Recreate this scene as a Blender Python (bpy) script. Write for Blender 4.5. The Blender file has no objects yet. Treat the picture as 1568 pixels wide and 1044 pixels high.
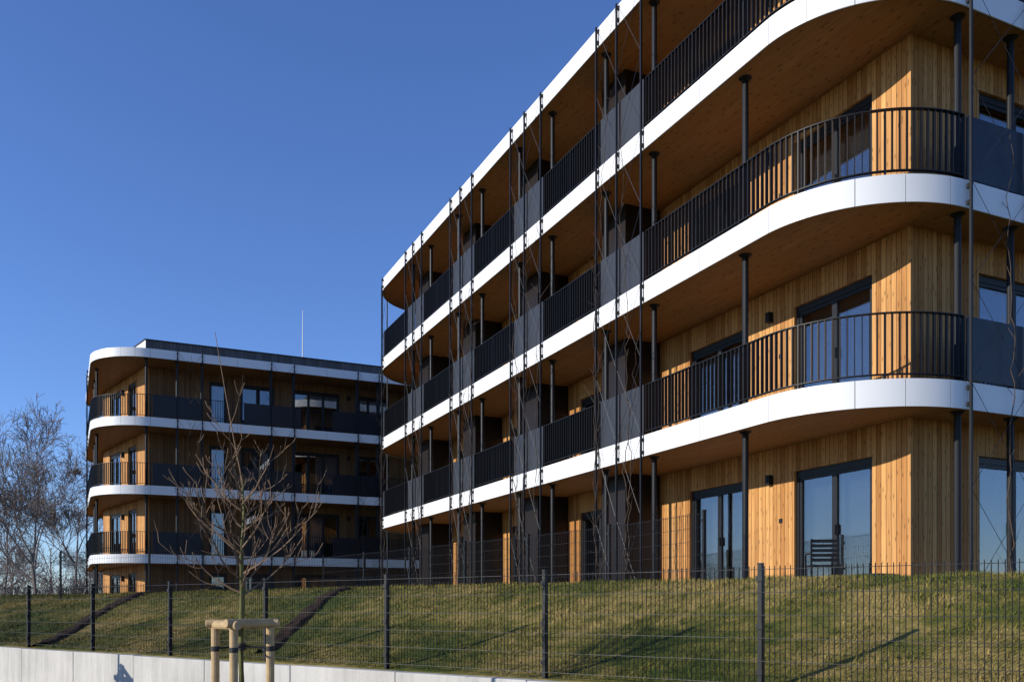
import bpy, math, random
import numpy as np
from mathutils import Vector, Matrix
from mathutils import noise as mn_
R=math.radians
scene=bpy.context.scene
YAW=24.82
# ------------------------------------------------------------------ helpers
class MB:
    def __init__(s): s.v=[]; s.f=[]
    def quad(s,*p):
        i=len(s.v); s.v.extend(p); s.f.append(tuple(range(i,i+len(p))))
    def obox(s,o,u,n,ua,ub,na,nb,za,zb):
        i=len(s.v)
        for z in (za,zb):
            for a,b in ((ua,na),(ub,na),(ub,nb),(ua,nb)):
                s.v.append((o[0]+u[0]*a+n[0]*b,o[1]+u[1]*a+n[1]*b,z))
        F=[(i,i+3,i+2,i+1),(i+4,i+5,i+6,i+7),(i,i+1,i+5,i+4),(i+1,i+2,i+6,i+5),(i+2,i+3,i+7,i+6),(i+3,i,i+4,i+7)]
        if u[0]*n[1]-u[1]*n[0]<0: F=[f[::-1] for f in F]
        s.f+=F
    def box(s,x0,x1,y0,y1,z0,z1): s.obox((0,0),(1,0),(0,1),x0,x1,y0,y1,z0,z1)
    def tube(s,pts,rad,n=6,cap=True):
        pts=[Vector(p) for p in pts]
        if not hasattr(rad,'__len__'): rad=[rad]*len(pts)
        base=len(s.v); up=Vector((0.13,0.27,0.95))
        for k,p in enumerate(pts):
            a=pts[max(0,k-1)]; b=pts[min(len(pts)-1,k+1)]
            d=(b-a)
            if d.length<1e-9: d=Vector((0,0,1))
            d.normalize()
            ref=up if abs(d.dot(up))<0.95 else Vector((1,0,0.1))
            if n==4 and abs(d.z)>0.99: ref=Vector((1,0,0))
            x=d.cross(ref).normalized(); y=d.cross(x)
            for j in range(n):
                t=2*math.pi*(j+.5)/n
                s.v.append(tuple(p+x*(math.cos(t)*rad[k])+y*(math.sin(t)*rad[k])))
        for k in range(len(pts)-1):
            for j in range(n):
                a=base+k*n+j; b=base+k*n+(j+1)%n
                s.f.append((a,b,b+n,a+n))
        if cap:
            s.f.append(tuple(base+j for j in range(n))[::-1])
            e=base+(len(pts)-1)*n
            s.f.append(tuple(e+j for j in range(n)))
    def build(s,name,mat,parent=None,smooth=False,fix=False):
        me=bpy.data.meshes.new(name); me.from_pydata(s.v,[],s.f); me.update()
        ob=bpy.data.objects.new(name,me); scene.collection.objects.link(ob)
        if mat: me.materials.append(mat)
        if smooth:
            for p in me.polygons: p.use_smooth=True
        if parent: ob.parent=parent
        return ob
def empty(name):
    e=bpy.data.objects.new(name,None); e.empty_display_size=.3; scene.collection.objects.link(e); return e
def W(r,f,z=0):
    c,s=math.cos(R(YAW)),math.sin(R(YAW))
    return (c*r+s*f,-s*r+c*f,z)
# ------------------------------------------------------------------ materials
class NT:
    def __init__(s,name):
        s.m=bpy.data.materials.new(name); s.m.use_nodes=True; s.t=s.m.node_tree; s.n=s.t.nodes
        s.b=s.n['Principled BSDF']; s.out=s.n['Material Output']
        s.tc=s.n.new('ShaderNodeTexCoord')
    def add(s,t,**k):
        x=s.n.new(t)
        for a,b in k.items(): setattr(x,a,b)
        return x
    def L(s,a,b): s.t.links.new(a,b)
    def math(s,op,a,b=None,c=None):
        x=s.add('ShaderNodeMath',operation=op)
        for i,q in enumerate((a,b,c)):
            if q is None: continue
            if isinstance(q,(int,float)): x.inputs[i].default_value=q
            else: s.L(q,x.inputs[i])
        return x.outputs[0]
    def comb(s,a,b,c):
        x=s.add('ShaderNodeCombineXYZ')
        for i,q in enumerate((a,b,c)):
            if isinstance(q,(int,float)): x.inputs[i].default_value=q
            else: s.L(q,x.inputs[i])
        return x.outputs[0]
    def noise(s,vec,scale,detail=4,rough=.55):
        x=s.add('ShaderNodeTexNoise'); x.inputs['Scale'].default_value=scale
        x.inputs['Detail'].default_value=detail; x.inputs['Roughness'].default_value=rough
        if vec is not None: s.L(vec,x.inputs['Vector'])
        return x.outputs[0]
    def ramp(s,fac,stops):
        x=s.add('ShaderNodeValToRGB'); s.L(fac,x.inputs[0])
        e=x.color_ramp.elements
        while len(e)<len(stops): e.new(.5)
        for i,(p,c) in enumerate(stops):
            e[i].position=p; e[i].color=(c,c,c,1) if isinstance(c,(int,float)) else (*c,1)
        return x.outputs[0]
    def mix(s,fac,a,b,mode='MIX'):
        x=s.add('ShaderNodeMix',data_type='RGBA',blend_type=mode)
        for i,q in ((0,fac),(6,a),(7,b)):
            if isinstance(q,(int,float)): x.inputs[i].default_value=q
            elif isinstance(q,tuple): x.inputs[i].default_value=(*q,1)
            else: s.L(q,x.inputs[i])
        return x.outputs[2]
    def bump(s,h,st=.3,dist=.01):
        x=s.add('ShaderNodeBump'); x.inputs['Strength'].default_value=st; x.inputs['Distance'].default_value=dist
        s.L(h,x.inputs['Height']); s.L(x.outputs[0],s.b.inputs['Normal'])
    def set(s,rough=.6,metal=0,spec=.5):
        s.b.inputs['Roughness'].default_value=rough; s.b.inputs['Metallic'].default_value=metal
        s.b.inputs['Specular IOR Level'].default_value=spec
def wood(name,c1,c2,gap,bw=.1,soffit=False,knot=.55):
    m=NT(name); sp=m.add('ShaderNodeSeparateXYZ'); m.L(m.tc.outputs['Object'],sp.inputs[0])
    x,y,z=sp.outputs
    if soffit: u,w=x,y
    else: u,w=m.math('ADD',x,y),z
    q=m.math('DIVIDE',u,bw); bi=m.math('FLOOR',q); fr=m.math('FRACT',q)
    wn=m.add('ShaderNodeTexWhiteNoise',noise_dimensions='1D'); m.L(bi,wn.inputs['W']); rnd=wn.outputs[0]
    off=m.math('MULTIPLY',rnd,37.0)
    g=m.noise(m.comb(m.math('MULTIPLY',u,38),m.math('ADD',m.math('MULTIPLY',w,1.3),off),0),1.0,4,.6)
    col=m.mix(rnd,c1,c2)
    gr=m.ramp(g,[(.3,.66),(.7,1.0)])
    col=m.mix(1.0,col,gr,'MULTIPLY')
    big=m.noise(m.comb(u,w,0),.8,3); col=m.mix(1.0,col,m.ramp(big,[(.3,.85),(.7,1.0)]),'MULTIPLY')
    v=m.add('ShaderNodeTexVoronoi',voronoi_dimensions='2D'); v.inputs['Scale'].default_value=1.0
    m.L(m.comb(q,m.math('ADD',m.math('MULTIPLY',w,2.6),off),0),v.inputs['Vector'])
    kn=m.ramp(v.outputs['Distance'],[(.04,1-knot),(.15,1)])
    col=m.mix(1.0,col,kn,'MULTIPLY')
    ed=m.math('ABSOLUTE',m.math('SUBTRACT',fr,.5))
    gp=m.ramp(ed,[(.44 if not soffit else .475,0),(.47 if not soffit else .495,1)])
    col=m.mix(gp,col,gap)
    m.L(col,m.b.inputs['Base Color']); m.set(.68,0,.2)
    m.bump(g,.25,.003)
    return m.m
def plain(name,c,rough=.5,metal=0,spec=.5,var=.12,scale=3,bump=0):
    m=NT(name); n=m.noise(m.tc.outputs['Object'],scale,5)
    col=m.mix(1.0,c,m.ramp(n,[(.3,1-var),(.7,1)]),'MULTIPLY'); m.L(col,m.b.inputs['Base Color'])
    m.set(rough,metal,spec)
    if bump: m.bump(m.noise(m.tc.outputs['Object'],scale*8,4),bump,.01)
    return m.m
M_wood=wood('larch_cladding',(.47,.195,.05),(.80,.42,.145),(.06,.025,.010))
M_wood_shade=wood('larch_cladding_shaded',(.18,.092,.042),(.29,.16,.07),(.03,.016,.008))  # same larch, darkened: shade on the front is put into the colour
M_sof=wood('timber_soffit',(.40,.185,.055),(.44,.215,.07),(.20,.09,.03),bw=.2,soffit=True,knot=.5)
M_sof_shade=wood('timber_soffit_shaded',(.26,.125,.045),(.30,.15,.055),(.14,.06,.02),bw=.2,soffit=True,knot=.5)  # same soffit timber with the shade under the slabs painted in
M_par=wood('grey_parapet_cladding',(.10,.10,.105),(.15,.15,.15),(.02,.02,.02),bw=.14,knot=.1)
M_white=plain('white_fascia_panel',(.79,.79,.78),.38,0,.5,.05,1.2)
M_dark=plain('anthracite_metal',(.010,.011,.013),.5,.1,.3,.15,4)
M_joint=plain('joint_backing',(.08,.08,.08),.8)
M_deck=plain('balcony_deck',(.20,.19,.18),.85,0,.3,.1,3)
M_panel=plain('grey_mesh_panel',(.036,.040,.048),.5,.1,.35,.12,2)
M_navy=plain('dark_balustrade_panel',(.009,.010,.015),.4,.05,.4,.1,2)
M_box=plain('dark_brown_panel',(.014,.009,.006),.45,0,.3,.15,1.5)
M_frame=plain('window_frame',(.011,.012,.014),.45,0,.35,.08,3)
M_room=plain('room_interior',(.06,.055,.05),.9)
M_curt=plain('curtain',(.66,.66,.66),.9,0,.2,.08,6)
M_steel=plain('dark_cable',(.03,.03,.035),.5,.2)
M_vine=plain('bare_vine',(.07,.045,.028),.8)
def glassmat():
    m=NT('window_glass'); m.n.remove(m.b)
    tr=m.add('ShaderNodeBsdfTransparent'); tr.inputs[0].default_value=(.74,.76,.78,1)
    gl=m.add('ShaderNodeBsdfGlossy'); gl.inputs['Roughness'].default_value=.015; gl.inputs[0].default_value=(.9,.9,.9,1)
    bn=m.add('ShaderNodeBump'); bn.inputs['Strength'].default_value=.04; bn.inputs['Distance'].default_value=.02
    m.L(m.noise(m.tc.outputs['Object'],1.3,2),bn.inputs['Height']); m.L(bn.outputs[0],gl.inputs['Normal'])
    lw=m.add('ShaderNodeFresnel'); lw.inputs[0].default_value=1.7
    f=m.math('ADD',m.math('MULTIPLY',lw.outputs[0],1.0),.10); f=m.math('MINIMUM',f,.95)
    mx=m.add('ShaderNodeMixShader'); m.L(f,mx.inputs[0]); m.L(tr.outputs[0],mx.inputs[1]); m.L(gl.outputs[0],mx.inputs[2])
    m.L(mx.outputs[0],m.out.inputs[0]); return m.m
M_glass=glassmat()
def grassmat(name,blade=False):
    m=NT(name); o=m.tc.outputs['Object']
    a=m.noise(o,.45,5,.6); b=m.noise(o,4.0,4,.65); c=m.noise(o,28,3,.7)
    s=m.math('ADD',m.math('MULTIPLY',a,.6),m.math('MULTIPLY',b,.4))
    col=m.ramp(s,[(.41,(.095,.125,.022)),(.50,(.23,.205,.045)),(.59,(.46,.34,.11))])
    k=1.0 if blade else .8
    col=m.mix(1.0,col,m.ramp(c,[(.3,.42*k),(.7,1.0*k)]),'MULTIPLY')
    m.L(col,m.b.inputs['Base Color']); m.set(.85,0,.15)
    if not blade: m.bump(c,.5,.03)
    return m.m
M_grass=grassmat('grass_ground'); M_blade=grassmat('grass_blades',True)
M_brown=plain('brown_strip',(.06,.04,.027),.95,0,.1,.5,12,.8)
def concrete():
    m=NT('concrete_wall'); o=m.tc.outputs['Object']; n=m.noise(o,1.1,6,.6); n2=m.noise(o,35,3)
    col=m.ramp(n,[(.3,(.46,.44,.40)),(.7,(.60,.575,.53))]); col=m.mix(1.0,col,m.ramp(n2,[(.3,.93),(.7,1.0)]),'MULTIPLY')
    sp=m.add('ShaderNodeSeparateXYZ'); m.L(o,sp.inputs[0])
    st=m.noise(m.comb(m.math('MULTIPLY',sp.outputs[1],9),0,m.math('MULTIPLY',sp.outputs[2],.6)),1,3)
    col=m.mix(1.0,col,m.ramp(st,[(.35,.84),(.6,1.0)]),'MULTIPLY')
    m.L(col,m.b.inputs['Base Color']); m.set(.85,0,.2); m.bump(n2,.25,.005); return m.m
M_conc=concrete()
M_asph=plain('asphalt',(.05,.05,.052),.9,0,.3,.2,8,.4)
M_pave=plain('pavement_concrete',(.30,.29,.27),.85,0,.3,.12,4,.2)
M_mark=plain('road_paint',(.75,.75,.73),.7)
M_stake=plain('peeled_pine',(.52,.36,.18),.7,0,.3,.25,9,.3)
M_bark=plain('young_bark',(.16,.155,.055),.85,0,.2,.4,14,.5)
M_twig=plain('twig_bark',(.20,.13,.08),.8,0,.2,.3,9)
M_far=plain('far_bark',(.22,.175,.15),.9,0,.1,.25,.6)
M_strap=plain('black_strap',(.015,.015,.015),.7)
# ------------------------------------------------------------------ paths
class Path:
    def __init__(s,pts):
        s.p=[Vector(p) for p in pts]; s.c=[0]
        for a,b in zip(s.p,s.p[1:]): s.c.append(s.c[-1]+(b-a).length)
        s.len=s.c[-1]
    def at(s,t,off=0):
        t=min(max(t,0),s.len-1e-6)
        import bisect
        i=min(bisect.bisect_right(s.c,t)-1,len(s.p)-2)
        a,b=s.p[i],s.p[i+1]; L=(b-a).length
        q=a+(b-a)*((t-s.c[i])/L)
        def nrm(j):
            j=min(max(j,0),len(s.p)-2); d=(s.p[j+1]-s.p[j]).normalized(); return Vector((-d.y,d.x))
        w=(t-s.c[i])/L
        n0=(nrm(i-1)+nrm(i)).normalized() if (L<.4) else nrm(i)
        n1=(nrm(i)+nrm(i+1)).normalized() if (L<.4) else nrm(i)
        n=(n0*(1-w)+n1*w).normalized()
        return q+n*off, n
    def samples(s,a,b):
        t=[a]+[c for c in s.c if a+.01<c<b-.01]+[b]; return t
def arc(cx,cy,r,a0,a1,n=54):
    return [(cx+r*math.cos(R(a0+(a1-a0)*i/n)),cy+r*math.sin(R(a0+(a1-a0)*i/n))) for i in range(n+1)]
def strip(mb,path,a,b,o0,o1,z0,z1):
    ts=path.samples(a,b); base=len(mb.v)
    for t in ts:
        p,_=path.at(t,o0); q,_=path.at(t,o1)
        mb.v+= [(p.x,p.y,z0),(q.x,q.y,z0),(q.x,q.y,z1),(p.x,p.y,z1)]
    for k in range(len(ts)-1):
        for j in range(4):
            a_=base+4*k+j; b_=base+4*k+(j+1)%4
            mb.f.append((a_,b_,b_+4,a_+4))
    mb.f.append((base+3,base+2,base+1,base)); e=base+4*(len(ts)-1); mb.f.append((e,e+1,e+2,e+3))
def railing(mbar,path,a,b,z,h=.97):
    strip(mbar,path,a,b,-.094,-.026,z+h-.014,z+h)
    strip(mbar,path,a,b,-.09,-.03,z+.07,z+.085)
    n=max(1,int((b-a)/.104))
    for i in range(n+1):
        t=a+(b-a)*i/n; p,nn=path.at(t,-.06); u=Vector((nn.y,-nn.x))
        post=(i%12==0)
        w=.010 if post else .007; d=.032 if post else .028
        mbar.obox(p,u,nn,-w,w,-d,d,z-(.0 if post else -.0855),z+h-.0145)
def windows(o,u,n,a,b,z0,z1,fr,gl,cu,rng,curtain=None,leaves=2):
    t=.06
    fr.obox(o,u,n,a,a+t,-.15,-.06,z0,z1); fr.obox(o,u,n,b-t,b,-.15,-.06,z0,z1)
    fr.obox(o,u,n,a+t,b-t,-.15,-.06,z1-.11,z1); fr.obox(o,u,n,a+t,b-t,-.15,-.06,z0,z0+.06)
    w=(b-a-2*t)/leaves
    for i in range(leaves):
        s=a+t+w*i; e=s+w; k=.055
        fr.obox(o,u,n,s,s+k,-.135,-.075,z0+.06,z1-.11); fr.obox(o,u,n,e-k,e,-.135,-.075,z0+.06,z1-.11)
        fr.obox(o,u,n,s+k,e-k,-.135,-.075,z0+.06,z0+.14); fr.obox(o,u,n,s+k,e-k,-.135,-.075,z1-.17,z1-.11)
        gl.obox(o,u,n,s+k,e-k,-.112,-.102,z0+.14,z1-.17)
        if i==0: fr.obox(o,u,n,e-.05,e-.03,-.075,-.03,z0+.95,z0+1.12)
    c=curtain if curtain is not None else rng.choice([0,.35,.5,.9,.7,0])
    if c>0:
        x0=a+.05; x1=a+(b-a)*c; m=int((x1-x0)/.05)+1; base=len(cu.v)
        side=rng.random()<.5
        if side: x0,x1=b-(b-a)*c,b-.05
        for i in range(m+1):
            x=x0+(x1-x0)*i/m; d=-.30-.03*(i%2)-.01*rng.random()
            for z in (z0+.02,z1-.02): cu.v.append((o[0]+u[0]*x+n[0]*d,o[1]+u[1]*x+n[1]*d,z))
        for i in range(m): cu.f.append((base+2*i,base+2*i+2,base+2*i+3,base+2*i+1))
def wallrun(o,u,n,L0,L1,z0,z1,ops,wd,fr,gl,cu,ro,rng,zt=.48):
    th=.2; c=L0
    for op in sorted(ops,key=lambda q:q[0]):
        a,b=op[0],op[1]; cur=op[2] if len(op)>2 else None; lv=op[3] if len(op)>3 else 2
        wd.obox(o,u,n,c,a,-th,0,z0,z1); wd.obox(o,u,n,a,b,-th,0,z1-zt,z1)
        fr.obox(o,u,n,a,b,-.19,.02,z0+.0,z0+.05)
        windows(o,u,n,a,b,z0+.05,z1-zt,fr,gl,cu,rng,cur,lv); c=b
    wd.obox(o,u,n,c,L1,-th,0,z0,z1)
    ro.quad(*[(o[0]+u[0]*x+n[0]*-2.2,o[1]+u[1]*x+n[1]*-2.2,z) for x,z in ((L0+2.2,z0),(L1,z0),(L1,z1),(L0+2.2,z1))])
def fascia(mw,mj,path,z0,z1,breaks):
    for a,b in zip(breaks,breaks[1:]):
        strip(mw,path,a+.005,b-.005,-.022,0,z0,z1)
    strip(mj,path,0,path.len,-.05,-.03,z0+.01,z1-.012)
def trellis(mrod,mc,mv,path,ss,z0,z1,tops,rng,out=.055,vines=4):
    for t in ss:
        p,n=path.at(t,out); u=(n.y,-n.x)
        mrod.obox(p,u,n,-.018,.018,-.018,.018,z0,z1)
        for z in tops:
            mrod.obox(p,u,n,-.03,.03,-out+.001,-.018,z-.12,z-.06); mrod.obox(p,u,n,-.03,.03,-out+.001,-.018,z-.36,z-.30)
    lv=[z0]+list(tops)
    for a,b in zip(ss,ss[1:]):
        pa,_=path.at(a,out); pb,_=path.at(b,out)
        for za,zb in zip(lv,lv[1:]):
            if zb>z1+.1: continue
            zm=(za+zb)/2
            for z2,z3 in ((za,zm),(zm,zb)):
                mc.tube([(pa.x,pa.y,z2),(pb.x,pb.y,z3)],.0045,3,False); mc.tube([(pb.x,pb.y,z2),(pa.x,pa.y,z3)],.0045,3,False)
    for _ in range(vines):
        t=rng.uniform(ss[0],ss[-1]); z=z0; pts=[]; rr=[]; top=rng.uniform(z0+5,z1)
        while z<top:
            p,n=path.at(t,out+rng.uniform(-.02,.05)); pts.append((p.x,p.y,z)); rr.append(.011*(1-(z-z0)/(top-z0)*.6))
            z+=rng.uniform(.12,.3); t+=rng.uniform(-.09,.09); t=min(max(t,ss[0]-.05),ss[-1]+.05)
            if rng.random()<.35:
                q=pts[-1]; e=(q[0]+rng.uniform(-.2,.2),q[1]+rng.uniform(-.3,.3),q[2]+rng.uniform(.1,.45)); mv.tube([q,e],[.005,.0025],3,False)
        if len(pts)>2: mv.tube(pts,rr,4,False)
def column(mb,x,y,z0,z1,r=.052):
    mb.tube([(x,y,z0),(x,y,z1)],r,12)
    mb.tube([(x,y,z1-.05),(x,y,z1-.002)],[r,.11],12,False)
    mb.tube([(x,y,z0+.001),(x,y,z0+.02)],.085,12)
def slab(ms,md,path,pz,zs,zd):
    pts=[path.at(t,-.052)[0] for t in path.samples(0,path.len)]
    ms.quad(*[(p.x,p.y,zs) for p in pts][::-1]); md.quad(*[(p.x,p.y,zd) for p in pts])
# ------------------------------------------------------------------ building 1
def building1():
    rng=random.Random(4); root=empty('apartment_building')
    path=Path([(26,8.95)]+arc(11.42,10.96,2.01,270,180)+arc(11.7,31.4,2.29,180,90)+[(26,33.69)])
    A=14.58; B=A+math.pi/2*2.01; sy=lambda y:B+(y-10.96); sx=lambda x:26-x; C=sy(31.4); D=C+2.29*math.pi/2
    tops=[3.27,6.2,9.13,12.06]; g=.22
    mw,mj,ms,md,mr,mrod,mc,mv,mp,mn,mwd,mfr,mgl,mcu,mro,mbx,mcol,mpar,mlamp=[MB() for _ in range(19)]
    tr=[[sy(14.36+4.27*k),sy(15.25+4.27*k),sy(16.05+4.27*k)] for k in range(4)]
    tre=[[sx(12.75),sx(11.45)],[sx(17.1),sx(16.1)],[sx(21.4),sx(20.4)]]
    trf=[[C+.2,C+1.0,C+1.7]]
    full=[]
    marks=sorted(set([0]+sum(tre,[])+[A+.3,B-.1]+sum(tr,[])+[C,D,path.len]+sum(trf,[])))
    for a,b in zip(marks,marks[1:]):
        curved=(A-.1<=a and b<=B+.3) or (C<=a and b<=D+.01)
        st=.62 if curved else 1.45
        n=max(1,round((b-a)/st)); full+= [a+(b-a)*i/n for i in range(n)]
    full.append(path.len)
    for z in tops:
        fascia(mw,mj,path,z-.40,z,full); slab(ms,md,path,None,z-.375,z-.05)
    edges=[(0.05,tre[2][0]),(tre[2][1],tre[1][0]),(tre[1][1],tre[0][0]),(tre[0][1],tr[0][0]),(tr[0][2],tr[1][0]),(tr[1][2],tr[2][0]),(tr[2][2],tr[3][0]),(tr[3][2],trf[0][0]),(trf[0][2],path.len-.1)]
    for z in tops[:3]:
        for a,b in edges: railing(mr,path,a+.03,b-.03,z)
        for t in tr+trf:
            for a,b in zip(t,t[1:]):
                strip(mp,path,a+.04,b-.04,-.05,-.03,z+.02,z+.98)
        for t in tre: strip(mn,path,t[0]+.03,t[1]-.03,-.05,-.03,z+.04,z+.97)
    for t in tr+trf: trellis(mrod,mc,mv,path,t,g-.05,tops[3]-.02,tops,rng)
    for t in tre: trellis(mrod,mc,mv,path,t,g-.05,tops[3]-.02,tops,rng,.055,1)
    ol=[(10.53-9.78,12.3-9.78,1.0),(13.62-9.78,15.4-9.78,.8)]
    for k in range(1,4): ol.append((14.08-9.78+4.27*k,15.85-9.78+4.27*k))
    fl=[g]+[z-.05 for z in tops[:3]]
    for i,z0 in enumerate(fl):
        z1=tops[i]-.375
        wallrun((11.25,9.78),(0,1),(-1,0),0,22.2,z0,z1,ol,mwd,mfr,mgl,mcu,mro,rng)
        wallrun((11.25,9.78),(1,0),(0,-1),.2,14,z0,z1,[(1.52,3.4,.5),(5.2,6.9),(9,11)],mwd,mfr,mgl,mcu,mro,rng)
        wallrun((11.25,31.98),(1,0),(0,1),.2,14,z0,z1,[(2,3.8),(6,7.8)],mwd,mfr,mgl,mcu,mro,rng)
        mwd.box(25.05,25.25,9.981,31.77,z0,z1)
        for k in range(4):
            y=16.5+4.27*k
            mbx.box(10.35,11.249,y,y+1.0,z0+.002,z1-.002)
        for y in (12.9,):
            mlamp.box(11.15,11.249,y-.05,y+.05,z0+2.02,z0+2.2)
        mlamp.box(11.235,11.249,12.6,12.68,z0+1.3,z0+1.38)
        for k in range(5):
            if 14.4+4.27*k<31: column(mcol,9.72,14.45+4.27*k,z0,z1)
            if k<4: column(mcol,9.72,16.25+4.27*k,z0,z1)
        column(mcol,9.70,11.75,z0,z1)
        for x in (11.55,12.72,16.1,17.1,20.4,21.4): column(mcol,x,9.2,z0,z1)
        column(mcol,11.0,33.0,z0,z1)
    mpar.box(11.3,25.2,9.83,31.9,12.02,12.75)
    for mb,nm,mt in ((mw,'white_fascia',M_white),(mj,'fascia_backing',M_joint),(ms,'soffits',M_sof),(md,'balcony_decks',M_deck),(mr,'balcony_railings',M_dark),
        (mrod,'trellis_rods',M_dark),(mc,'trellis_cables',M_steel),(mv,'climbing_vines',M_vine),(mp,'grey_balustrade_panels',M_panel),(mn,'dark_balustrade_panels',M_navy),
        (mwd,'timber_walls',M_wood),(mfr,'window_frames',M_frame),(mgl,'window_glass',M_glass),(mcu,'curtains',M_curt),(mro,'rooms',M_room),(mbx,'balcony_storage_boxes',M_box),
        (mcol,'steel_columns',M_dark),(mpar,'parapet',M_par),(mlamp,'wall_lamps',M_dark)):
        mb.build(nm,mt,root)
    t=MB(); pts=[path.at(s,-.1)[0] for s in path.samples(0,path.len)]
    t.quad(*[(p.x,p.y,g-.01) for p in pts])
    for p,q in zip(pts,pts[1:]): t.quad((p.x,p.y,-1),(q.x,q.y,-1),(q.x,q.y,g-.01),(p.x,p.y,g-.01))
    t.build('ground_slab',M_pave,root)
building1()
# ------------------------------------------------------------------ building 2
def building2():
    rng=random.Random(9); root=empty('apartment_building')
    a1=arc(1.95,43.26,2.4,270,182); e=Vector(a1[-1]); d=Vector((-math.sin(R(2)),math.cos(R(2)))); e2=e+d*8.2
    c=e2+Vector((math.cos(R(2)),math.sin(R(2))))*2.4
    path=Path([(26,40.86)]+a1+arc(c.x,c.y,2.4,182,90)+[(26,c.y+2.4)])
    A=26-1.95; B=A+2.4*R(88); C=B+8.2; D=C+2.4*R(92); sx=lambda x:26-x
    tops=[2.23,5.16,8.08,11.0]; g=-.72
    mw,mj,ms,md,mr,mrod,mc,mv,mn,mwd,mfr,mgl,mcu,mro,mcol,mpar,mlamp,mcap,mws,mpw=[MB() for _ in range(20)]
    prs=[[2.99+3.97*k,4.01+3.97*k] for k in range(5)]
    tr=[[sx(b),sx(a)] for a,b in prs][::-1]
    tl=[[B+2.6,B+3.6]]
    marks=sorted(set([0,A+.05,B,C,D,path.len]+sum(tr,[])+tl[0])); full=[]
    for a,b in zip(marks,marks[1:]):
        curved=(A<=a and b<=B+.1) or (C<=a and b<=D+.01); st=.65 if curved else 1.5
        n=max(1,round((b-a)/st)); full+=[a+(b-a)*i/n for i in range(n)]
    full.append(path.len)
    for z in tops:
        fascia(mw,mj,path,z-.38,z,full); slab(ms,md,path,None,z-.355,z-.05)
    fl=[g]+[z-.05 for z in tops[:3]]
    for z in tops[:3]:
        railing(mr,path,A+.05,path.len-.1,z)
        railing(mr,path,.1,A-.0,z)
        for a,b in prs:
            strip(mn,path,sx(b)-(.0 if a<3.5 else .3),sx(a)+(1.0 if a<3.5 else 1.2),-.022,-.008,z+.04,z+.97)
    for t in tr+tl: trellis(mrod,mc,mv,path,t,g,tops[3]-.02,tops,rng)
    s15,c15=.2588,.9659
    fo=[(4.48-1.77,5.25-1.77,.95,1),(5.86-1.77,7.41-1.77),(8.26-1.77,10.5-1.77,None,3),(11.4-1.77,13.0-1.77,None,3),(14.6-1.77,16-1.77),(17,19.5)]
    for i,z0 in enumerate(fl):
        z1=tops[i]-.355
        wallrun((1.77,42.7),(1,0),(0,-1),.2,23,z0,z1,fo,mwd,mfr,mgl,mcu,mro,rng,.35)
        wallrun((1.77,42.7),(-s15,c15),(-c15,-s15),0,6.5,z0,z1,[(1.3,2.5,0),(3.7,5.4,0)],mws,mfr,mgl,mcu,mro,rng,.35)
        wallrun((.09,48.98),(0,1),(-1,0),0,2.8,z0,z1,[],mws,mfr,mgl,mcu,mro,rng,.35)
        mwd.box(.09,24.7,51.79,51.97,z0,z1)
        for s in (3.1,):
            mlamp.obox((1.77,42.7),(-s15,c15),(-c15,-s15),s-.07,s+.07,.001,.12,z0+1.9,z0+2.15)
        mlamp.box(10.9,11.0,42.6,42.699,z0+2,z0+2.2)
        for a,b in prs:
            column(mcol,a,41.15,z0,z1); column(mcol,b,41.15,z0,z1)
        column(mcol,1.75,41.15,z0,z1)
        for s in (.8,3.2,4.6): 
            p,_=path.at(B+s,-.3); column(mcol,p.x,p.y,z0,z1)
    foot=[(24.7,42.72),(1.79,42.72),(.13,48.98),(.13,51.7),(24.7,51.7)]
    for i,((x0,y0),(x1,y1)) in enumerate(zip(foot,foot[1:])): 
        (mpw if i in (1,2) else mpar).quad((x0,y0,10.96),(x1,y1,10.96),(x1,y1,11.86),(x0,y0,11.86))  # side faces of the grey parapet go white: sunlight put into the colour
        v=Vector((x1-x0,y1-y0)); L=v.length; u=v/L; n=Vector((-u.y,u.x)); mcap.obox((x0,y0),u,n,-.03,L+.03,-.2,.04,11.861+.001*i,11.90+.001*i)
    mpar.quad(*[(x,y,11.8) for x,y in foot][::-1])
    for mb,nm,mt in ((mw,'white_fascia',M_white),(mj,'fascia_backing',M_joint),(ms,'soffits',M_sof_shade),(md,'balcony_decks',M_deck),(mr,'balcony_railings',M_dark),
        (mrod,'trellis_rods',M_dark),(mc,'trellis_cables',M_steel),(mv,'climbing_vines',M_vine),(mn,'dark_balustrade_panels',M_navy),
        (mwd,'timber_walls',M_wood_shade),(mws,'timber_side_walls',M_wood),(mpw,'sunlit_parapet_side',M_white),(mfr,'window_frames',M_frame),(mgl,'window_glass',M_glass),(mcu,'curtains',M_curt),(mro,'rooms',M_room),
        (mcol,'steel_columns',M_dark),(mpar,'parapet',M_par),(mlamp,'wall_lamps',M_dark),(mcap,'parapet_coping',M_dark)):
        mb.build(nm,mt,root)
    m=MB(); m.tube([(9.2,45,11.8),(9.2,45,13.6),(9.2,45,14.9)],[.03,.022,.012],6); m.box(9.05,9.35,44.85,45.15,11.81,11.9); m.build('roof_mast',plain('mast_white',(.6,.6,.6),.5),root)
    m=MB(); m.box(-.3,25.9,41.1,53.5,-1.2,g-.01); m.build('ground_slab',M_pave,root)
building2()
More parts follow.
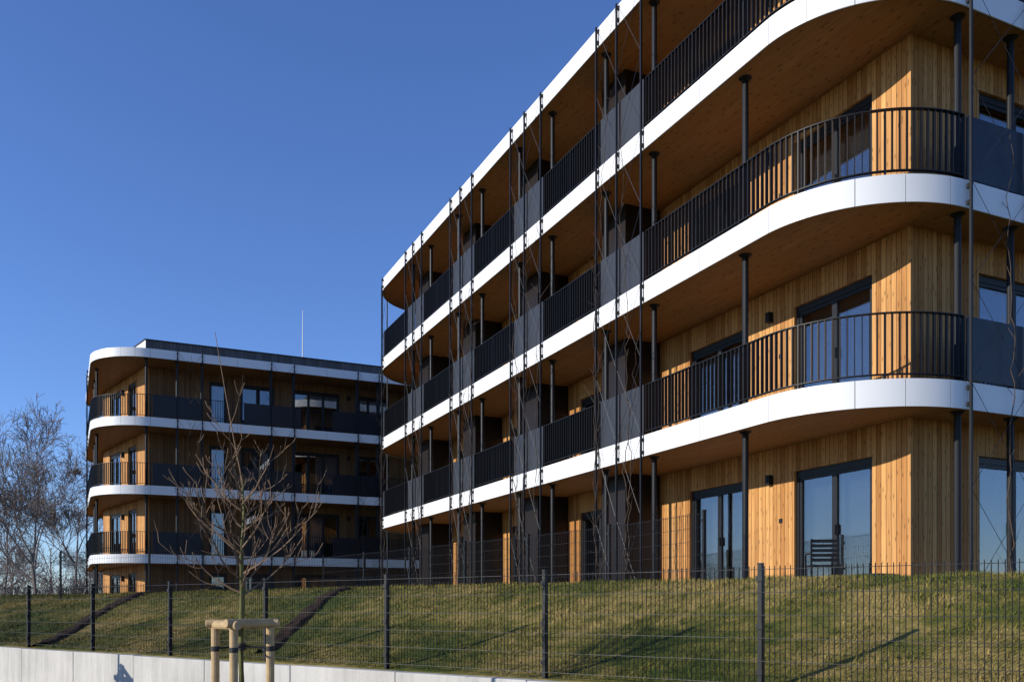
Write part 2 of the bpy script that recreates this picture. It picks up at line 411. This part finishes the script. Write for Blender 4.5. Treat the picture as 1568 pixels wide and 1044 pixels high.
# ------------------------------------------------------------------ terrain
P0=Vector((4.50,8.85)); TD=Vector((-.464,.886)).normalized(); ND=Vector((TD.y,-TD.x))
def sm(x): x=min(max(x,0),1); return x*x*(3-2*x)
def hgt(x,y):
    v=Vector((x,y))-P0; d=v.dot(ND); t=v.dot(TD)
    if d<-.2: return -1.62
    w=3.9+.11*min(max(t,0),22)
    q=min(max(d/w,0),1); s=math.sin(q*math.pi/2)**1.1*.55+sm(q)*.45
    h=-.80+1.18*s
    if d>w:
        low=.1+(-.95)*sm((y-31)/7)
        h=.38+(low-.38)*sm((d-w-.3)/1.0)
    if 0<d<w+3: h+=.035*mn_.noise(Vector((x*.7,y*.7,0)))+.015*mn_.noise(Vector((x*2.5,y*2.5,3)))
    return h
def P(t,d): q=P0+TD*t+ND*d; return q
def terrain():
    ds=[-2500,-600,-150,-60,-25,-12,-6,-3,-1,-.34,-.21,-.19,0]+[.2*i for i in range(1,46)]+[9.5+.7*i for i in range(50)]+[50,60,80,120,200,500,2500]
    ts=[-2500,-500,-120,-50,-25,-15]+[-10+.4*i for i in range(150)]+[52,56,62,70,90,150,400,2500]
    m=MB()
    for t in ts:
        for d in ds:
            q=P(t,d); m.v.append((q.x,q.y,hgt(q.x,q.y)))
    nd=len(ds)
    for i in range(len(ts)-1):
        for j in range(nd-1):
            a=i*nd+j; m.f.append((a,a+1,a+nd+1,a+nd))
    m.build('ground',M_grass,None,True)
terrain()
def blades():
    rs=np.random.RandomState(3); N=190000
    t=-9+rs.rand(N)**1.5*48; d=.02+rs.rand(N)*6.8
    x=P0.x+TD.x*t+ND.x*d; y=P0.y+TD.y*t+ND.y*d
    z=np.array([hgt(a,b) for a,b in zip(x,y)])
    clump=np.array([mn_.noise(Vector((a*1.8,b*1.8,7))) for a,b in zip(x,y)])
    h=(.022+.035*rs.rand(N))*(1+1.1*clump); h=np.maximum(h,.01); w=.004+.004*rs.rand(N)
    an=rs.rand(N)*2*np.pi; lx=rs.normal(0,.6,N)*h; ly=rs.normal(0,.6,N)*h
    V=np.zeros((N,3,3),np.float32)
    V[:,0]=np.stack([x-np.cos(an)*w,y-np.sin(an)*w,z-.005],1); V[:,1]=np.stack([x+np.cos(an)*w,y+np.sin(an)*w,z-.005],1); V[:,2]=np.stack([x+lx,y+ly,z+h],1)
    me=bpy.data.meshes.new('grass'); me.vertices.add(3*N); me.vertices.foreach_set('co',V.ravel())
    me.loops.add(3*N); me.loops.foreach_set('vertex_index',np.arange(3*N,dtype=np.int32))
    me.polygons.add(N); me.polygons.foreach_set('loop_start',np.arange(0,3*N,3,dtype=np.int32)); me.polygons.foreach_set('loop_total',np.full(N,3,dtype=np.int32))
    me.update(); me.validate(); me.materials.append(M_blade)
    ob=bpy.data.objects.new('grass',me); scene.collection.objects.link(ob)
blades()
def brown_strip(a,b,w):  # dark brown bumpy strip draped over the slope
    a=Vector(a);b=Vector(b); u=(b-a).normalized(); n=Vector((-u.y,u.x)); L=(b-a).length; m=MB(); nl=int(L/.1); nw=6
    for i in range(nl+1):
        ww=w*(1+.35*mn_.noise(Vector((i*.35,a.x,2))))
        for j in range(nw+1):
            q=a+u*(L*i/nl)+n*(ww*(j/nw-.5)); e=0 if j in(0,nw) else 1
            m.v.append((q.x,q.y,hgt(q.x,q.y)+(.05+.06*mn_.noise(Vector((q.x*6,q.y*6,1))) if e else -.01)))
    for i in range(nl):
        for j in range(nw):
            k=i*(nw+1)+j; m.f.append((k,k+1,k+nw+2,k+nw+1))
    m.build('slope_strip',M_brown,None,True)
brown_strip((4.6,18.2),(2.3,14.0),.36); brown_strip((1.4,27.2),(-1.1,19.8),.4)
def sheet(name,mat,d0,d1,z,t0=-80,t1=120):
    m=MB(); a,b,c,d=P(t0,d0),P(t1,d0),P(t1,d1),P(t0,d1); m.quad((a.x,a.y,z),(d.x,d.y,z),(c.x,c.y,z),(b.x,b.y,z)); return m.build(name,mat)
sheet('road',M_asph,-12,-5.6,-1.616)
m=MB(); m.obox(P0,TD,ND,-80,120,-5.6,-5.45,-1.7,-1.5); m.build('kerb',M_conc)
m=MB(); m.obox(P0,TD,ND,-80,120,-5.449,-3.5,-1.7,-1.51); m.build('pavement',M_pave)
m=MB()
for i in range(-12,20): m.obox(P0,TD,ND,i*6,i*6+3,-8.9,-8.78,-1.613,-1.612)
m.build('road_marking',M_mark)
def rwall():
    m=MB(); t=-12
    rng=random.Random(1)
    while t<60:
        L=1.99; dz=rng.uniform(-.004,.004)
        m.obox(P0,TD,ND,t,t+L,-.36+dz,-.2+dz,-1.7,-.80+dz); t+=2.0
    ob=m.build('retaining_wall',M_conc)
    bv=ob.modifiers.new('b','BEVEL'); bv.width=.012; bv.segments=2
rwall()
# ------------------------------------------------------------------ fences
def fence(name,pts,h,zf,wire=.0042,sp=.05):
    mp_,mw_=MB(),MB(); root=empty(name)
    for i,p in enumerate(pts):
        p=Vector(p); z=zf(p)
        if i<len(pts)-1: u=(Vector(pts[i+1])-p).normalized()
        n=Vector((-u.y,u.x)); mp_.obox(p,u,n,-.02,.02,-.03,.03,z-.15,z+h+.05); mp_.obox(p,u,n,-.023,.023,-.033,.033,z+h+.05,z+h+.062)
        for q in (.12,.5,.9): mp_.obox(p,u,n,-.03,.03,.03,.045,z+h*q,z+h*q+.05)
        if i==len(pts)-1: break
        b=Vector(pts[i+1]); L=(b-p).length; zb=zf(b); m=int(L/sp)
        for k in range(1,m):
            s=k/m; q=p+(b-p)*s+n*.035; zz=z+(zb-z)*s
            mw_.tube([(q.x,q.y,zz+.04),(q.x,q.y,zz+h+.03)],wire,4,False)
        nz=int(h/.2)+1
        for k in range(nz):
            hh=.05+(h-.05)*k/(nz-1)
            for o in (.035-.007,.035+.007):
                a=p+n*o; c=b+n*o; mw_.tube([(a.x,a.y,z+hh),(c.x,c.y,zb+hh)],wire*.7,4,False)
    mp_.build('posts',M_dark,root); mw_.build('wire_mesh',M_dark,root)
fence('mesh_fence',[tuple(P0+TD*2.5*k) for k in range(-4,16)],1.13,lambda p:-.78)
bp=[(8.75,11.6),(8.5,14.1),(8.05,16.6),(7.6,19),(7.1,21.5),(6.6,24),(6.05,26.6),(3.7,27.6),(1.3,28.6),(-1.1,29.6)]
fence('mesh_fence',bp,1.35,lambda p:hgt(p.x,p.y),.004)
# ------------------------------------------------------------------ trees
def grow(mb,p,d,L,r,depth,rng,cf):
    n=cf['seg']; pts=[p.copy()]; rr=[r]; dd=d.copy(); q=p.copy()
    for i in range(n):
        dd=(dd+Vector((rng.gauss(0,1),rng.gauss(0,1),rng.gauss(0,1)))*cf['wig']+Vector((0,0,cf['up']))).normalized()
        q=q+dd*(L/n); pts.append(q.copy()); rr.append(max(cf['rmin'],r*(1-(i+1)/n*.72)))
    mb.tube(pts,rr,5 if depth>2 else 3,False)
    if depth==0: return
    k=cf['kids'][min(depth,len(cf['kids'])-1)]
    for j in range(k):
        s=rng.uniform(cf['st'],1.0)*n; i=min(int(s),n-1); b=pts[i].lerp(pts[i+1],s-i)
        ax=(pts[i+1]-pts[i]).normalized(); o=ax.orthogonal().normalized(); o.rotate(Matrix.Rotation(rng.uniform(0,6.283),3,ax))
        a=R(rng.uniform(*cf['ang'])); nd=(ax*math.cos(a)+o*math.sin(a)).normalized()
        grow(mb,b,nd,L*rng.uniform(*cf['len']),max(cf['rmin'],rr[i]*.62),depth-1,rng,cf)
def bare(mb,x,y,z,h,seed,depth=5):
    rng=random.Random(seed)
    cf=dict(seg=4,wig=.13,up=.07,rmin=.014,kids=[0,4,4,5,5,6],st=.28,ang=(22,55),len=(.48,.72))
    grow(mb,Vector((x,y,z)),Vector((0,0,1)),h*.62,h*.013,depth,rng,cf)
for i,(px,f,h) in enumerate(((48,66,12.6),(112,72,12.0),(5,80,12.5))):
    x,y,_=W((px-784)/1360*f,f); m=MB(); bare(m,x,y,-.9,h,20+i)
    if i==1:
        c=W((118-784)/1360*72,72); rg=random.Random(2)
        for _ in range(160):
            a=Vector((c[0]+rg.gauss(0,.16),c[1]+rg.gauss(0,.16),10.9+rg.gauss(0,.12))); b=a+Vector((rg.gauss(0,.2),rg.gauss(0,.2),rg.gauss(0,.1))); m.tube([a,b],.02,3,False)
    m.build('bare_tree',M_far)
m=MB(); rg=random.Random(77)
for i in range(26):
    f=rg.uniform(85,140); px=rg.uniform(-420,170); x,y,_=W((px-784)/1360*f,f); bare(m,x,y,-.9,rg.uniform(5,11),100+i,4)
for i in range(90):
    f=rg.uniform(62,90); px=rg.uniform(-420,150); x,y,_=W((px-784)/1360*f,f)
    for j in range(4):
        grow(m,Vector((x+rg.gauss(0,.6),y+rg.gauss(0,.6),-.9)),Vector((rg.gauss(0,.4),rg.gauss(0,.4),1)).normalized(),rg.uniform(1.6,3.6),.04,2,rg,dict(seg=3,wig=.2,up=.05,rmin=.016,kids=[0,4,5],st=.2,ang=(20,50),len=(.4,.7)))
m.build('distant_trees',M_far)
def young(ox,oy,seed):
    root=empty('young_street_tree'); x,y,_=W(-2.74,9.0); x+=ox; y+=oy; rng=random.Random(seed)
    mt=MB(); mt.tube([(x,y,-1.7),(x+.01,y,-1.0),(x-.012,y+.01,-.4),(x+.008,y,.1),(x,y+.01,.5),(x+.02,y,.95),(x+.01,y,1.3)],[.036,.033,.030,.026,.02,.013,.007],8,False)
    mt.build('trunk',M_bark,root,True)
    mb=MB(); cf=dict(seg=6,wig=.10,up=.15,rmin=.0036,kids=[0,3,4],st=.15,ang=(25,55),len=(.3,.55))
    for i in range(21):
        z=.10+1.1*(i/21)**1.1; a=i*2.4+rng.uniform(-.3,.3); e=R(rng.uniform(8,45))
        L=rng.uniform(.7,1.15)*(1-.35*i/21)
        grow(mb,Vector((x,y,z)),Vector((math.cos(a)*math.cos(e),math.sin(a)*math.cos(e),math.sin(e))),L,.012,2,rng,cf)
    c,s=math.cos(R(YAW)),math.sin(R(YAW))
    mb.tube([(x+.01,y,1.25),(x-.08*c,y+.08*s,1.7),(x-.17*c,y+.17*s,2.2),(x-.27*c,y+.27*s,2.78)],[.008,.006,.005,.003],4,False)
    mb.build('branches',M_twig,root)
    st=empty('tree_stakes'); ms=MB(); A=W(-2.99,8.95); B=W(-2.72,8.68); C=W(-2.45,9.0)
    A,B,C=[(q[0]+ox,q[1]+oy) for q in (A,B,C)]
    for q in (A,B,C): ms.tube([(q[0],q[1],-1.7),(q[0],q[1],-.215)],.041,14)
    def log(a,b,z,r=.048):
        a=Vector((a[0],a[1],z)); b=Vector((b[0],b[1],z)); d=(b-a).normalized(); ms.tube([a-d*.09,a-d*.08,b+d*.08,b+d*.09],[r-.006,r,r,r-.006],14)
    log(A,B,-.215+.03,.045); log(B,C,-.195+.03,.045); log(A,C,-.20+.03,.04)
    ms.build('posts_and_rails',M_stake,st,False)
    mm=MB()
    for q in (A,B,C):
        mm.tube([(q[0],q[1],-.42),(x,y,-.40)],.012,5); mm.tube([(q[0],q[1],-.45),(q[0],q[1],-.40)],.044,14)
    mm.tube([(x,y,-.44),(x,y,-.37)],.042,10); mm.build('straps',M_strap,st)
young(0,0,12)
young(TD.x*8,TD.y*8,31); young(-TD.x*8,-TD.y*8,44)
def chair(x,y,z,ang):
    m=MB(); u=(math.cos(ang),math.sin(ang)); n=(-u[1],u[0]); o=(x,y)
    for a in (-.22,.20):
        m.obox(o,u,n,a,a+.025,-.22,-.195,z,z+.44); m.obox(o,u,n,a,a+.025,.2,.225,z,z+.86)
        m.obox(o,u,n,a,a+.025,-.22,.2,z+.62,z+.645); m.obox(o,u,n,a,a+.025,-.22,-.195,z+.44,z+.62)
    for k in range(6): m.obox(o,u,n,-.195,.2,-.2+.066*k,-.15+.066*k,z+.43,z+.45)
    for k in range(5): m.obox(o,u,n,-.195,.2,.2,.215,z+.5+.075*k,z+.55+.075*k)
    m.build('garden_chair',M_dark)
chair(10.55,10.9,.215,2.6)
m=MB(); m.box(10.75,11.2,9.95,10.45,.215,.50); m.box(10.80,11.15,10.0,10.40,.45,.51); m.build('planter_box',M_navy)
# ------------------------------------------------------------------ light, sky, camera
EL,AZ=19.0,5.0
S=Vector((-math.cos(R(EL))*math.cos(R(AZ)),math.cos(R(EL))*math.sin(R(AZ)),math.sin(R(EL))))
l=bpy.data.lights.new('sun','SUN'); l.energy=5.0; l.angle=R(.5); l.color=(1,.94,.84)
lo=bpy.data.objects.new('sun',l); scene.collection.objects.link(lo); lo.rotation_euler=(-S).to_track_quat('-Z','Y').to_euler(); lo.location=(-30,0,30)
w=bpy.data.worlds.new('World'); scene.world=w; w.use_nodes=True; nt=w.node_tree
sk=nt.nodes.new('ShaderNodeTexSky'); sk.sky_type='NISHITA'; sk.sun_disc=False; sk.sun_elevation=R(EL); sk.sun_rotation=R(275); sk.air_density=1.0; sk.dust_density=0; sk.ozone_density=2.5; sk.altitude=0
mx=nt.nodes.new('ShaderNodeMix'); mx.data_type='RGBA'; mx.blend_type='MULTIPLY'; mx.inputs[0].default_value=1; nt.links.new(sk.outputs[0],mx.inputs[6]); mx.inputs[7].default_value=(.74,.93,1.42,1)
bg=nt.nodes['Background']; nt.links.new(mx.outputs[2],bg.inputs[0]); bg.inputs[1].default_value=.135
cd=bpy.data.cameras.new('camera'); cam=bpy.data.objects.new('camera',cd); scene.collection.objects.link(cam); scene.camera=cam
cam.location=(0,0,0); cam.rotation_euler=(R(90),0,R(-YAW)); cd.lens=31.22; cd.sensor_width=36; cd.shift_y=.259; cd.clip_end=6000; cd.clip_start=.05
scene.view_settings.view_transform='Standard'; scene.view_settings.look='None'; scene.view_settings.exposure=0
